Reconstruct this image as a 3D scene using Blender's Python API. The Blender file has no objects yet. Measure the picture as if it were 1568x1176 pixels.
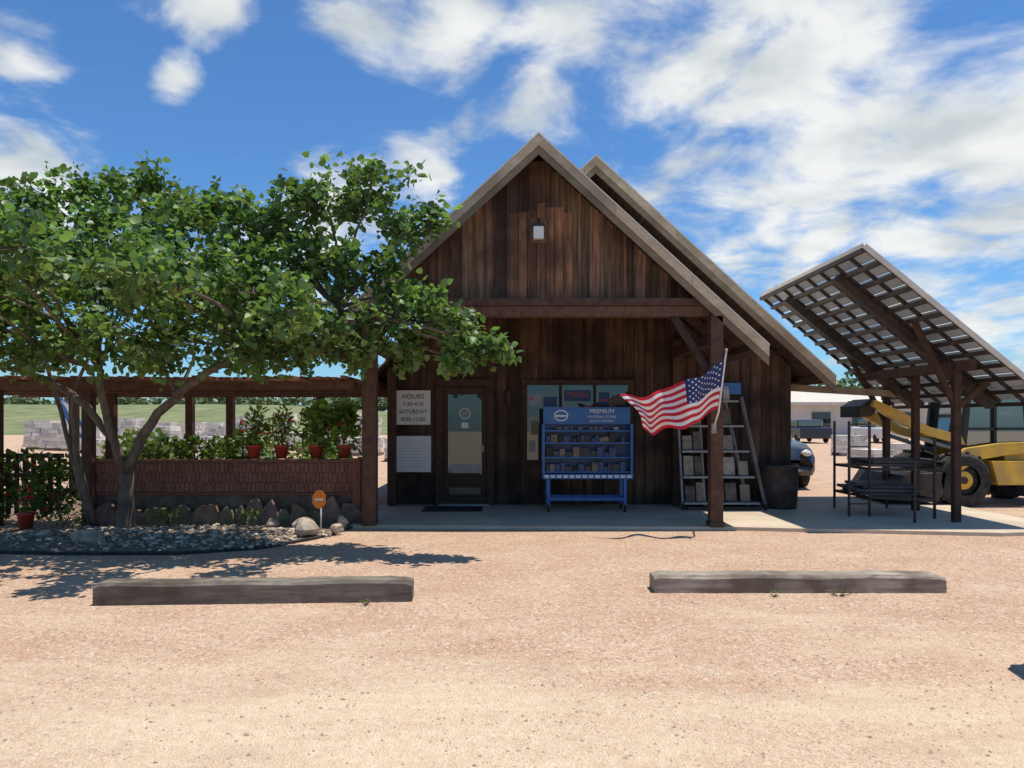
import bpy, math, random
import numpy as np
from mathutils import Vector, Matrix
random.seed(7); rng=np.random.default_rng(7)
scene=bpy.context.scene
COL=scene.collection

# ------------------------------------------------------------ materials
def nd(nt,t,**kw):
    n=nt.nodes.new(t)
    for k,v in kw.items(): setattr(n,k,v)
    return n
def pmat(name,c1,c2,scale=(3,3,3),rough=0.8,bump=0.2,detail=5,tint=False,metal=0.0,spec=0.3,lo=0.35,hi=0.65,bdist=0.01,c3=None,s3=0.6):
    m=bpy.data.materials.new(name); m.use_nodes=True
    nt=m.node_tree; L=nt.links; b=nt.nodes['Principled BSDF']
    tc=nd(nt,'ShaderNodeTexCoord'); mp=nd(nt,'ShaderNodeMapping'); mp.inputs['Scale'].default_value=scale
    L.new(tc.outputs['Object'],mp.inputs['Vector'])
    no=nd(nt,'ShaderNodeTexNoise'); no.inputs['Scale'].default_value=1; no.inputs['Detail'].default_value=min(detail,6); no.inputs['Roughness'].default_value=0.62
    L.new(mp.outputs[0],no.inputs['Vector'])
    r=nd(nt,'ShaderNodeMapRange'); r.inputs[1].default_value=lo; r.inputs[2].default_value=hi
    L.new(no.outputs[0],r.inputs[0])
    mx=nd(nt,'ShaderNodeMix',data_type='RGBA'); mx.inputs[6].default_value=(*c1,1); mx.inputs[7].default_value=(*c2,1)
    L.new(r.outputs[0],mx.inputs[0]); out=mx.outputs[2]
    if c3 is not None:
        n3=nd(nt,'ShaderNodeTexNoise'); n3.inputs['Scale'].default_value=s3; n3.inputs['Detail'].default_value=4
        L.new(tc.outputs['Object'],n3.inputs['Vector'])
        r3=nd(nt,'ShaderNodeMapRange'); r3.inputs[1].default_value=.42; r3.inputs[2].default_value=.62
        L.new(n3.outputs[0],r3.inputs[0])
        m3=nd(nt,'ShaderNodeMix',data_type='RGBA'); L.new(r3.outputs[0],m3.inputs[0]); L.new(out,m3.inputs[6]); m3.inputs[7].default_value=(*c3,1); out=m3.outputs[2]
    if tint:
        a=nd(nt,'ShaderNodeAttribute',attribute_name='Col')
        mm=nd(nt,'ShaderNodeMix',data_type='RGBA',blend_type='MULTIPLY'); mm.inputs[0].default_value=1
        L.new(out,mm.inputs[6]); L.new(a.outputs['Color'],mm.inputs[7]); out=mm.outputs[2]
    L.new(out,b.inputs['Base Color'])
    b.inputs['Roughness'].default_value=rough; b.inputs['Metallic'].default_value=metal; b.inputs['Specular IOR Level'].default_value=spec
    if bump>0:
        bp=nd(nt,'ShaderNodeBump'); bp.inputs['Strength'].default_value=bump; bp.inputs['Distance'].default_value=bdist
        L.new(no.outputs[0],bp.inputs['Height']); L.new(bp.outputs[0],b.inputs['Normal'])
    return m
def glassmat(name,c,gl=0.25,rough=0.02):
    m=bpy.data.materials.new(name); m.use_nodes=True; nt=m.node_tree; L=nt.links
    b=nt.nodes['Principled BSDF']; b.inputs['Base Color'].default_value=(*c,1); b.inputs['Roughness'].default_value=.4; b.inputs['Specular IOR Level'].default_value=.1
    g=nd(nt,'ShaderNodeBsdfGlossy'); g.inputs['Roughness'].default_value=rough; g.inputs['Color'].default_value=(.9,.95,1,1)
    no=nd(nt,'ShaderNodeTexNoise'); no.inputs['Scale'].default_value=1.5
    bp=nd(nt,'ShaderNodeBump'); bp.inputs['Strength'].default_value=.06; L.new(no.outputs[0],bp.inputs['Height']); L.new(bp.outputs[0],g.inputs['Normal'])
    mx=nd(nt,'ShaderNodeMixShader'); mx.inputs[0].default_value=gl
    L.new(b.outputs[0],mx.inputs[1]); L.new(g.outputs[0],mx.inputs[2]); L.new(mx.outputs[0],nt.nodes['Material Output'].inputs[0])
    return m
def leafmat(name,c,trans=0.35):
    m=bpy.data.materials.new(name); m.use_nodes=True; nt=m.node_tree; L=nt.links
    b=nt.nodes['Principled BSDF']; a=nd(nt,'ShaderNodeAttribute',attribute_name='Col')
    mm=nd(nt,'ShaderNodeMix',data_type='RGBA',blend_type='MULTIPLY'); mm.inputs[0].default_value=1; mm.inputs[6].default_value=(*c,1)
    L.new(a.outputs['Color'],mm.inputs[7]); L.new(mm.outputs[2],b.inputs['Base Color'])
    b.inputs['Roughness'].default_value=.45; b.inputs['Specular IOR Level'].default_value=.5
    t=nd(nt,'ShaderNodeBsdfTranslucent')
    m2=nd(nt,'ShaderNodeMix',data_type='RGBA',blend_type='MULTIPLY'); m2.inputs[0].default_value=1; m2.inputs[7].default_value=(1.6,1.7,.8,1)
    L.new(mm.outputs[2],m2.inputs[6]); L.new(m2.outputs[2],t.inputs['Color'])
    mx=nd(nt,'ShaderNodeMixShader'); mx.inputs[0].default_value=trans
    L.new(b.outputs[0],mx.inputs[1]); L.new(t.outputs[0],mx.inputs[2]); L.new(mx.outputs[0],nt.nodes['Material Output'].inputs[0])
    return m

M={}
M['wood']=pmat('dark_board_wood',(.085,.046,.028),(.25,.145,.085),(22,22,1.6),.75,.5,6,tint=True,spec=.3,c3=(.06,.035,.024),s3=1.3)
M['beam']=pmat('beam_wood',(.10,.052,.034),(.18,.095,.06),(9,9,9),.75,.3,6,tint=True)
M['fascia']=pmat('weathered_fascia',(.46,.36,.24),(.62,.50,.35),(6,6,14),.8,.4,6,tint=True,c3=(.37,.28,.19),s3=1.5)
M['flash']=pmat('roof_metal',(.58,.52,.42),(.70,.63,.52),(4,4,4),.5,.1,4,metal=.1,spec=.5)
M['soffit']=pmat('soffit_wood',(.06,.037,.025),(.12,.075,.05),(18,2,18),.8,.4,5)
M['concrete']=pmat('porch_concrete',(.55,.44,.31),(.64,.53,.39),(2,2,2),.85,.15,6,c3=(.49,.39,.28),s3=.9)
M['slate']=pmat('flagstone',(.13,.10,.075),(.30,.235,.175),(5,5,5),.85,.6,6,tint=True,bdist=.03)
M['slab']=pmat('dark_slab',(.05,.05,.05),(.10,.095,.09),(5,5,5),.7,.2,5,tint=True)
M['tie']=pmat('timber_tie_wood',(.21,.17,.13),(.42,.36,.28),(1.4,22,22),.85,.9,6,tint=True,bdist=.02,c3=(.15,.115,.085),s3=2.2)
M['white']=pmat('white_board',(.72,.70,.66),(.78,.76,.72),(8,8,8),.6,.03,3)
M['black']=pmat('black_print',(.02,.02,.02),(.035,.035,.035),(8,8,8),.5,.05,3)
M['steel']=pmat('dark_steel',(.04,.034,.03),(.085,.06,.048),(9,9,9),.55,.15,5,metal=.2)
M['blue']=pmat('blue_paint',(.02,.11,.33),(.03,.15,.40),(5,5,5),.4,.05,4,spec=.5)
M['bluedk']=pmat('navy_paint',(.01,.04,.12),(.015,.055,.16),(5,5,5),.4,.05,4,spec=.5)
M['red']=pmat('red_plastic',(.38,.045,.03),(.5,.075,.045),(5,5,5),.45,.1,4,spec=.5)
M['flagred']=pmat('flag_red',(.50,.02,.035),(.58,.03,.045),(90,90,90),.8,.1,3)
M['flagwhite']=pmat('flag_white',(.74,.72,.70),(.80,.78,.76),(90,90,90),.8,.1,3)
M['flagblue']=pmat('flag_blue',(.02,.035,.12),(.03,.045,.15),(90,90,90),.8,.1,3)
M['orange']=pmat('orange_sign',(.85,.20,.02),(.9,.24,.03),(5,5,5),.4,.02,3)
M['yellow']=pmat('loader_yellow',(.70,.40,.03),(.82,.50,.05),(4,4,4),.4,.08,5,spec=.5,c3=(.55,.34,.08),s3=3)
M['rubber']=pmat('tyre_rubber',(.018,.018,.018),(.06,.055,.045),(14,14,14),.85,.4,5)
M['glass']=glassmat('window_glass',(.014,.014,.014),.085,.015)
M['cabglass']=glassmat('cab_glass',(.04,.055,.055),.2)
M['stone']=pmat('pale_stone',(.62,.56,.47),(.80,.75,.66),(3,3,3),.9,.5,6,tint=True,bdist=.02)
M['rock']=pmat('bed_rock',(.31,.245,.18),(.56,.47,.37),(9,9,9),.9,.6,6,tint=True,bdist=.02)
M['gravelstone']=pmat('gravel_stone',(.52,.365,.255),(.66,.51,.385),(30,30,30),.9,.2,3,tint=True)
M['mulch']=pmat('bed_mulch',(.11,.08,.055),(.38,.29,.205),(28,28,28),.95,1.0,6,bdist=.05)
M['bark']=pmat('bark',(.09,.07,.055),(.20,.16,.125),(14,14,4),.9,.8,6,bdist=.02)
M['leaf']=leafmat('tree_leaf',(.105,.20,.072),.36)
M['leaf2']=leafmat('plant_leaf',(.10,.19,.04),.3)
M['flower']=leafmat('flower_petal',(.6,.04,.04),.2)
M['fartree']=leafmat('far_leaf',(.10,.15,.075),.15)
M['slat']=pmat('patio_slat_wood',(.19,.075,.045),(.32,.14,.085),(20,20,3),.8,.4,6,tint=True)
M['brick']=pmat('soldier_brick',(.19,.08,.055),(.31,.145,.10),(25,25,25),.9,.5,6,tint=True)
M['grass']=pmat('field_grass',(.13,.155,.06),(.24,.25,.11),(.3,.3,.3),.95,.3,6)
M['wallpaint']=pmat('far_building_paint',(.50,.49,.46),(.58,.57,.54),(1,1,1),.8,.05,4)
M['carpaint']=pmat('car_paint',(.012,.018,.035),(.02,.028,.05),(1,1,1),.25,.0,2,spec=.6)
M['greypaint']=pmat('grey_metal',(.24,.24,.24),(.34,.33,.32),(5,5,5),.5,.1,4,metal=.3)
M['lampglass']=pmat('lamp_glass',(.75,.73,.68),(.8,.78,.72),(5,5,5),.3,.02,3,spec=.5)

# ------------------------------------------------------------ mesh builder
class MB:
    def __init__(s): s.v=[];s.f=[];s.m=[];s.c=[];s.mats=[];s.smooth=[]
    def mi(s,mat):
        if mat not in s.mats: s.mats.append(mat)
        return s.mats.index(mat)
    def add(s,vs,fs,mat,c=1.0,sm=False):
        o=len(s.v); s.v.extend([tuple(v) for v in vs]); k=s.mi(mat)
        for f in fs: s.f.append([i+o for i in f]); s.m.append(k); s.c.append(c); s.smooth.append(sm)
    def box(s,x0,x1,y0,y1,z0,z1,mat,c=1.0):
        vs=[(x0,y0,z0),(x1,y0,z0),(x1,y1,z0),(x0,y1,z0),(x0,y0,z1),(x1,y0,z1),(x1,y1,z1),(x0,y1,z1)]
        s.add(vs,[(0,3,2,1),(4,5,6,7),(0,1,5,4),(1,2,6,5),(2,3,7,6),(3,0,4,7)],mat,c)
    def obox(s,mtx,sx,sy,sz,mat,c=1.0):
        vs=[mtx@Vector((a*sx/2,b*sy/2,d*sz/2)) for d in(-1,1) for a,b in((-1,-1),(1,-1),(1,1),(-1,1))]
        s.add(vs,[(0,3,2,1),(4,5,6,7),(0,1,5,4),(1,2,6,5),(2,3,7,6),(3,0,4,7)],mat,c)
    def prism(s,prof,y0,y1,mat,c=1.0):
        n=len(prof); vs=[(x,y0,z) for x,z in prof]+[(x,y1,z) for x,z in prof]
        fs=[tuple(range(n)),tuple(range(2*n-1,n-1,-1))]+[(i,i+n,(i+1)%n+n,(i+1)%n) for i in range(n)]
        s.add(vs,fs,mat,c)
    def prismz(s,prof,z0,z1,mat,c=1.0):
        n=len(prof); vs=[(x,y,z0) for x,y in prof]+[(x,y,z1) for x,y in prof]
        fs=[tuple(range(n-1,-1,-1)),tuple(range(n,2*n))]+[(i,(i+1)%n,(i+1)%n+n,i+n) for i in range(n)]
        s.add(vs,fs,mat,c)
    def beam(s,p0,p1,w,h,mat,c=1.0,up=(0,0,1)):
        p0=Vector(p0);p1=Vector(p1);d=(p1-p0).normalized();u=Vector(up)
        if abs(d.dot(u))>.98:u=Vector((0,1,0))
        r=d.cross(u).normalized();u=r.cross(d)
        vs=[p+r*a*w/2+u*b*h/2 for p in(p0,p1) for a,b in((-1,-1),(1,-1),(1,1),(-1,1))]
        s.add(vs,[(0,1,2,3),(7,6,5,4),(0,4,5,1),(1,5,6,2),(2,6,7,3),(3,7,4,0)],mat,c)
    def tube(s,pts,rad,mat,n=8,c=1.0,cap=True):
        pts=[Vector(p) for p in pts]; o=[];k=len(pts)
        ref=Vector((0,0,1))
        for i,p in enumerate(pts):
            d=(pts[min(i+1,k-1)]-pts[max(i-1,0)]).normalized()
            rf=ref if abs(d.dot(ref))<.95 else Vector((0,1,0))
            a=d.cross(rf).normalized(); b=d.cross(a)
            r=rad[i] if hasattr(rad,'__len__') else rad
            o+= [p+(a*math.cos(t)+b*math.sin(t))*r for t in [2*math.pi*j/n for j in range(n)]]
        fs=[(i*n+j,i*n+(j+1)%n,(i+1)*n+(j+1)%n,(i+1)*n+j) for i in range(k-1) for j in range(n)]
        if cap: fs+=[tuple(range(n-1,-1,-1)),tuple(range((k-1)*n,k*n))]
        s.add(o,fs,mat,c,True)
    def lathe(s,cx,cy,prof,mat,n=20,c=1.0):
        vs=[(cx+r*math.cos(2*math.pi*j/n),cy+r*math.sin(2*math.pi*j/n),z) for r,z in prof for j in range(n)]
        k=len(prof); fs=[(i*n+j,i*n+(j+1)%n,(i+1)*n+(j+1)%n,(i+1)*n+j) for i in range(k-1) for j in range(n)]
        fs+=[tuple(range(n-1,-1,-1)),tuple(range((k-1)*n,k*n))]
        s.add(vs,fs,mat,c,True)
    def rock(s,p,sx,sy,sz,mat,c=1.0,seed=0):
        import bmesh
        r=random.Random(seed); bm=bmesh.new(); bmesh.ops.create_icosphere(bm,subdivisions=2,radius=1)
        ph=[r.uniform(0,6) for _ in range(6)]
        rz=Matrix.Rotation(r.uniform(0,6),3,'Z')
        vs=[]
        for v in bm.verts:
            q=v.co; k=1+.16*math.sin(q.x*3+ph[0])+.14*math.sin(q.y*3.5+ph[1])+.12*math.sin(q.z*4+ph[2]+q.x*2)+r.uniform(-.05,.05)
            q=rz@Vector((q.x*k*sx,q.y*k*sy,q.z*k*sz)); vs.append((p[0]+q.x,p[1]+q.y,p[2]+q.z))
        fs=[tuple(v.index for v in f.verts) for f in bm.faces]; bm.free()
        s.add(vs,fs,mat,c,False)
    def obj(s,name,parent=None,bevel=0):
        me=bpy.data.meshes.new(name); me.from_pydata(s.v,[],s.f)
        for m in s.mats: me.materials.append(M[m])
        me.polygons.foreach_set('material_index',s.m); me.polygons.foreach_set('use_smooth',s.smooth)
        at=me.color_attributes.new('Col','FLOAT_COLOR','CORNER')
        arr=[]
        for f,c in zip(s.f,s.c):
            cc=(c,c,c,1) if not hasattr(c,'__len__') else (*c,1)
            arr.extend(cc*len(f))
        at.data.foreach_set('color',arr); me.update()
        ob=bpy.data.objects.new(name,me); COL.objects.link(ob)
        if bevel>0:
            b=ob.modifiers.new('b','BEVEL'); b.width=bevel; b.segments=2; b.limit_method='ANGLE'
        if parent: ob.parent=parent
        return ob
def empty(name):
    e=bpy.data.objects.new(name,None); COL.objects.link(e); e.empty_display_size=.3; return e
def text(name,body,loc,size,mat,parent,rx=90,align='CENTER'):
    cu=bpy.data.curves.new(name,'FONT'); cu.body=body; cu.size=size; cu.align_x=align; cu.align_y='CENTER'; cu.extrude=.001
    cu.materials.append(M[mat]); o=bpy.data.objects.new(name,cu); o.location=loc; o.rotation_euler=(math.radians(rx),0,0); COL.objects.link(o); o.parent=parent; return o

def leaves_obj(name,C,N,S,T,mat,parent=None,shape='heart'):
    n=len(C)
    ax=N/np.linalg.norm(N,axis=1,keepdims=True)
    up=rng.normal(size=(n,3))*.55+np.array([0,0,1.0])
    sd=np.cross(ax,up); sd/=np.linalg.norm(sd,axis=1,keepdims=True)+1e-9
    nm=np.cross(sd,ax)
    if shape=='heart': P=[(0,0,0),(-.46,.12,.10),(-.42,.55,.12),(0,1.0,-.05),(.42,.55,.12),(.46,.12,.10)]
    else: P=[(0,0,0),(-.16,.25,.05),(-.17,.6,.06),(0,1.0,-.12),(.17,.6,.06),(.16,.25,.05)]
    V=np.zeros((n,6,3))
    for i,(a,b,c) in enumerate(P):
        V[:,i]=C+sd*(a*S)[:,None]+ax*(b*S)[:,None]+nm*(c*S)[:,None]
    F=np.array([[0,3,2,1],[0,5,4,3]])[None]+np.arange(n)[:,None,None]*6
    V=V.reshape(-1,3); F=F.reshape(-1,4)
    me=bpy.data.meshes.new(name); me.vertices.add(len(V)); me.vertices.foreach_set('co',V.ravel())
    me.loops.add(F.size); me.loops.foreach_set('vertex_index',F.ravel().astype(np.int32))
    me.polygons.add(len(F)); me.polygons.foreach_set('loop_start',np.arange(0,F.size,4,dtype=np.int32)); 
    me.update(calc_edges=True)
    me.materials.append(M[mat])
    at=me.color_attributes.new('Col','FLOAT_COLOR','CORNER')
    c4=np.concatenate([T,np.ones((n,1))],1); at.data.foreach_set('color',np.repeat(c4,8,axis=0).ravel())
    me.validate()
    ob=bpy.data.objects.new(name,me); COL.objects.link(ob)
    if parent: ob.parent=parent
    return ob
def tints(n,base=1.0,var=.3,yel=.25):
    b=base*(1+rng.normal(size=n)*var).clip(.45,1.8); y=1+rng.random(n)*yel
    return np.stack([b*y,b,b*(1-.3*rng.random(n))],1)

# ------------------------------------------------------------ ground
g=bpy.data.materials.new('gravel_ground'); g.use_nodes=True; nt=g.node_tree; L=nt.links; b=nt.nodes['Principled BSDF']
tc=nd(nt,'ShaderNodeTexCoord')
def noise(scale,det=5,ro=.6,st=None):
    n=nd(nt,'ShaderNodeTexNoise'); n.inputs['Scale'].default_value=scale; n.inputs['Detail'].default_value=det; n.inputs['Roughness'].default_value=ro
    if st:
        mp=nd(nt,'ShaderNodeMapping'); mp.inputs['Scale'].default_value=st; mp.inputs['Rotation'].default_value=(0,0,.35); L.new(tc.outputs['Object'],mp.inputs[0]); L.new(mp.outputs[0],n.inputs['Vector'])
    else: L.new(tc.outputs['Object'],n.inputs['Vector'])
    return n.outputs[0]
def rngn(s,a,c,o0=0,o1=1):
    r=nd(nt,'ShaderNodeMapRange'); r.inputs[1].default_value=a; r.inputs[2].default_value=c; r.inputs[3].default_value=o0; r.inputs[4].default_value=o1; L.new(s,r.inputs[0]); return r.outputs[0]
def mix(f,a,c,bt='MIX'):
    m=nd(nt,'ShaderNodeMix',data_type='RGBA',blend_type=bt)
    if isinstance(f,float): m.inputs[0].default_value=f
    else: L.new(f,m.inputs[0])
    for i,x in((6,a),(7,c)):
        if isinstance(x,tuple): m.inputs[i].default_value=(*x,1)
        else: L.new(x,m.inputs[i])
    return m.outputs[2]
vor=nd(nt,'ShaderNodeTexVoronoi'); vor.inputs['Scale'].default_value=85; L.new(tc.outputs['Object'],vor.inputs['Vector'])
vor2=nd(nt,'ShaderNodeTexVoronoi'); vor2.inputs['Scale'].default_value=38; L.new(tc.outputs['Object'],vor2.inputs['Vector'])
c=mix(rngn(noise(1.1,5),.40,.62),(.60,.385,.255),(.67,.46,.315))
sep=nd(nt,'ShaderNodeSeparateColor'); L.new(vor.outputs['Color'],sep.inputs[0])
val=rngn(sep.outputs[0],0,1,.68,1.18)
comb=nd(nt,'ShaderNodeCombineColor'); L.new(val,comb.inputs[0]); L.new(val,comb.inputs[1]); L.new(val,comb.inputs[2])
c=mix(1.0,c,comb.outputs[0],'MULTIPLY')
sp=nd(nt,'ShaderNodeSeparateColor'); L.new(vor2.outputs['Color'],sp.inputs[0])
c=mix(rngn(sp.outputs[1],.86,.90,0,.5),c,(.74,.64,.53))
c=mix(rngn(sp.outputs[2],.89,.93,0,.55),c,(.36,.225,.155))
sy=nd(nt,'ShaderNodeSeparateXYZ'); L.new(tc.outputs['Object'],sy.inputs[0])
yy=rngn(sy.outputs[1],2.5,7.0,.26,-.08)
am=nd(nt,'ShaderNodeMath',operation='ADD'); L.new(noise(.8,6,.62,(.45,1.2,1)),am.inputs[0]); L.new(yy,am.inputs[1])
dust=mix(rngn(noise(14,4),.4,.6),(.67,.52,.345),(.74,.59,.41))
c=mix(rngn(am.outputs[0],.50,.74,0,.9),c,dust)
c=mix(rngn(noise(1.7,6,.65,(.5,1.6,1)),.52,.72,0,.45),c,(.49,.32,.215))
L.new(c,b.inputs['Base Color']); b.inputs['Roughness'].default_value=.95; b.inputs['Specular IOR Level'].default_value=.12
ad=nd(nt,'ShaderNodeMath',operation='ADD'); L.new(vor.outputs['Distance'],ad.inputs[0]); L.new(noise(9,6,.75),ad.inputs[1])
bp=nd(nt,'ShaderNodeBump'); bp.inputs['Strength'].default_value=.6; bp.inputs['Distance'].default_value=.025; L.new(ad.outputs[0],bp.inputs['Height']); L.new(bp.outputs[0],b.inputs['Normal'])
M['ground']=g
mb=MB(); mb.add([(-500,-60,0),(500,-60,0),(500,900,0),(-500,900,0)],[(0,1,2,3)],'ground'); mb.obj('ground')
mb=MB(); nx_,ny_=60,14; vs=[]
for j in range(ny_+1):
    y=72+j*18
    for i in range(nx_+1):
        x=-260+i*10; t=min(1,max(0,(y-72)/50)); lf=1/(1+math.exp((x+20)/14))
        vs.append((x,y+3*math.sin(x*.05),.02+t*t*(3-2*t)*(3.6*lf+.6)+.3*math.sin(x*.07+y*.03)*t))
mb.add(vs,[(j*(nx_+1)+i,j*(nx_+1)+i+1,(j+1)*(nx_+1)+i+1,(j+1)*(nx_+1)+i) for j in range(ny_) for i in range(nx_)],'grass',1,True); mb.obj('grassy_hill')

n=18000
Y=2.6+rng.random(n)**1.0*8; X=(rng.random(n)*2-1)*(Y*.74+.3)
keep=~((X>-2.3)&(Y>9.9)); X=X[keep];Y=Y[keep];n=len(X)
S=.004+.009*rng.random(n)**3
oc=np.array([[1,0,0],[0,1,0],[-1,0,0],[0,-1,0],[0,0,1]],float)
ang=rng.random(n)*6.28; jit=1+.35*rng.normal(size=(n,5,1)).clip(-1.2,1.2)
V=oc[None]*jit*S[:,None,None]*np.array([1.2,1,.7]); ca,sa=np.cos(ang)[:,None],np.sin(ang)[:,None]
Vx=V[:,:,0]*ca-V[:,:,1]*sa; Vy=V[:,:,0]*sa+V[:,:,1]*ca
V=np.stack([Vx+X[:,None],Vy+Y[:,None],V[:,:,2]+.0005],2)
F=(np.array([[0,1,4],[1,2,4],[2,3,4],[3,0,4]])[None]+np.arange(n)[:,None,None]*5).reshape(-1,3)
me=bpy.data.meshes.new('gravel'); me.from_pydata(V.reshape(-1,3).tolist(),[],F.tolist()); me.materials.append(M['gravelstone'])
at=me.color_attributes.new('Col','FLOAT_COLOR','CORNER'); t=rng.uniform(.55,1.35,n); at.data.foreach_set('color',np.repeat(np.stack([t,t,t,np.ones(n)],1),12,axis=0).ravel())
o=bpy.data.objects.new('gravel',me); COL.objects.link(o)

# ------------------------------------------------------------ porch slab
mb=MB(); mb.prismz([(-2.35,10.68),(3.1,10.5),(5.05,10.2),(5.05,13.24),(-2.35,13.24)],-.1,.05,'concrete'); mb.prismz([(5.053,10.2),(6.62,9.95),(7.9,10.2),(7.9,14.6),(5.053,14.6)],-.1,.05,'concrete'); mb.obj('porch_slab')

# ------------------------------------------------------------ building
B=empty('wooden_store_building')
PX,PZ,PS=.38,5.66,.917
MX,MZ,MS=1.40,5.99,.92
RF=10.5
def boards(mb,x0,x1,zb,top,y,th,w=.2,mat='wood',seed=1,cmul=1.0,lo=.6,hi=1.5):
    r=random.Random(seed); x=x0
    while x<x1-.02:
        ww=min(w*r.uniform(.85,1.15),x1-x); dy=r.uniform(0,.012)
        za=zb(x) if callable(zb) else zb
        ta,tb=top(x),top(x+ww)
        if min(ta,tb)>za+.03:
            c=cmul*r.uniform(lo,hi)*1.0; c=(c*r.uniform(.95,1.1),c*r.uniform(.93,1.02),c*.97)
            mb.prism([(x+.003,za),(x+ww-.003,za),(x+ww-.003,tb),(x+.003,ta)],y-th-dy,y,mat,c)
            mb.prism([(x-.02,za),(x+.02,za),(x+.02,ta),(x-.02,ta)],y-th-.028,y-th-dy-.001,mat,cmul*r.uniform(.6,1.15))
        x+=ww
mb=MB()
pt=lambda x: PZ-PS*abs(x-PX)-.16
mt=lambda x: MZ-MS*abs(x-MX)-.16
boards(mb,-2.2,5.0,.03,mt,13.26,.03,.19,seed=3,cmul=.52)  # wall boards tinted darker, porch shadow deepened in their colour
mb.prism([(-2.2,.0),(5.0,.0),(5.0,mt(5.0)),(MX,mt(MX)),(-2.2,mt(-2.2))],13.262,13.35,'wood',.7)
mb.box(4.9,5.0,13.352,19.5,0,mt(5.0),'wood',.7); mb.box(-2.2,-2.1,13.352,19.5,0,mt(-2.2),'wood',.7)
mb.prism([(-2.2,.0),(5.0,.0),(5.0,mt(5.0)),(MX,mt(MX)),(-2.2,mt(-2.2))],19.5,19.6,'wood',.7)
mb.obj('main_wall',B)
mb=MB(); GY=11.0
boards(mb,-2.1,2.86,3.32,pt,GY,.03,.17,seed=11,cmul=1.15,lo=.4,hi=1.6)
mb.prism([(-2.05,3.325),(2.82,3.325),(PX,pt(PX)-.05)],GY+.004,GY+.04,'wood',.7)
r=random.Random(5)
x=PX-.42
while x<PX+.40:
    k_=r.uniform(.7,1.3); mb.box(x+.003,x+.128,GY-.06-r.uniform(0,.004),GY-.036,3.33,4.80-.2*abs(x-PX)-r.uniform(0,.1),'wood',(1.9*k_,1.5*k_,1.25*k_)); x+=.135
mb.obj('gable_boards',B)
mb=MB()
mb.box(-2.2,2.98,10.66,10.86,3.07,3.22,'beam',.9)
mb.box(-2.1,2.85,10.62,10.92,3.223,3.33,'beam',.65)
mb.box(-2.17,-1.97,10.66,10.86,.04,3.06,'beam',.7)
mb.box(2.83,3.01,10.50,10.68,.04,3.06,'beam',.7)
mb.box(2.85,3.0,13.06,13.22,.05,3.0,'beam',.6)
mb.beam((2.92,10.7,2.75),(2.92,13.2,2.75),.12,.16,'beam',.6); mb.beam((-2.07,10.7,2.7),(-2.07,13.2,2.7),.12,.2,'beam',.6)
mb.beam((2.9,10.64,2.15),(2.35,10.72,3.06),.09,.11,'beam',.4)
mb.box(-2.2,-2.05,13.0,13.2,.05,2.5,'beam',.6)
mb.box(2.81,3.03,10.48,10.70,.05,.12,'steel')
mb.obj('posts_and_beams',B,bevel=.008)
def roof_side(mb,X0,Z0,S,xa,xb,y0,y1,fasc=True,tm=1.0):
    zf=lambda x: Z0-S*abs(x-X0)
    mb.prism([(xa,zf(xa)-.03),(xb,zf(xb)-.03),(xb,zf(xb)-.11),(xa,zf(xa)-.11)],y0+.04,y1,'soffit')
    mb.prism([(xa,zf(xa)),(xb,zf(xb)),(xb,zf(xb)-.028),(xa,zf(xa)-.028)],y0-.03,y1,'flash')
    if fasc:
        r=random.Random(int(xb*10)); k=3
        for i in range(k):
            a=xa+(xb-xa)*i/k; b_=xa+(xb-xa)*(i+1)/k-.004*(1 if xb>xa else -1); q=tm*r.uniform(.8,1.05)
            mb.prism([(a,zf(a)-.032),(b_,zf(b_)-.032),(b_,zf(b_)-.18),(a,zf(a)-.18)],y0-.02,y0+.036,'fascia',q)
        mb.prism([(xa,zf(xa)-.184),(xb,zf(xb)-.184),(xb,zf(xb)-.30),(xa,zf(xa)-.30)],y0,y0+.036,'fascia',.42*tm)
    L_=abs(xb-xa); k=int(L_/.45)
    for i in range(1,k+1):
        x=xa+(xb-xa)*(i-.3)/k
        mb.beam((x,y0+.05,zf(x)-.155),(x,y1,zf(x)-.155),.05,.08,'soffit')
mb=MB()
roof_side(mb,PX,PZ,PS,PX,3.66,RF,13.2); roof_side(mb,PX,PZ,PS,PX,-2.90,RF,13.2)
for y in (11.6,12.4):
    for s in(-1,1):
        mb.beam((PX+s*.05,y,PZ-.30),(PX+s*3.0,y,PZ-.30-PS*2.95),.06,.12,'soffit')
mb.obj('porch_roof',B)
mb=MB()
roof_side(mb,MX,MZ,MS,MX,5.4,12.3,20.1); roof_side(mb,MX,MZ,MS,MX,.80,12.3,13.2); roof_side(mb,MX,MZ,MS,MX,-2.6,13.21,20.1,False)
mb.obj('main_roof',B)
mb=MB(); yw=13.2
mb.box(-1.36,-1.23,yw-.075,yw-.0,.05,2.16,'beam',.5); mb.box(-.45,-.32,yw-.075,yw,.05,2.16,'beam',.5); mb.box(-1.36,-.32,yw-.078,yw,2.165,2.29,'beam',.5)
mb.box(-1.225,-.455,yw-.04,yw-.005,.07,2.15,'beam',.45)
mb.box(-1.14,-.54,yw-.048,yw-.042,.60,2.02,'glass')
mb.box(-1.12,-.56,yw-.052,yw-.043,.24,.36,'fascia',.35)
mb.box(-1.12,-.56,yw-.0515,yw-.0485,.62,.78,'greypaint')  # grey strip imitating the pale reflection low in the door glass
mb.box(-.53,-.50,yw-.09,yw-.042,1.0,1.12,'greypaint')
mb.box(-1.28,-.4,yw-.25,yw-.08,.052,.085,'greypaint')
mb.obj('front_door',B)
mb=MB()
mb.box(-.90,-.78,yw-.053,yw-.049,1.42,1.52,'white')
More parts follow.
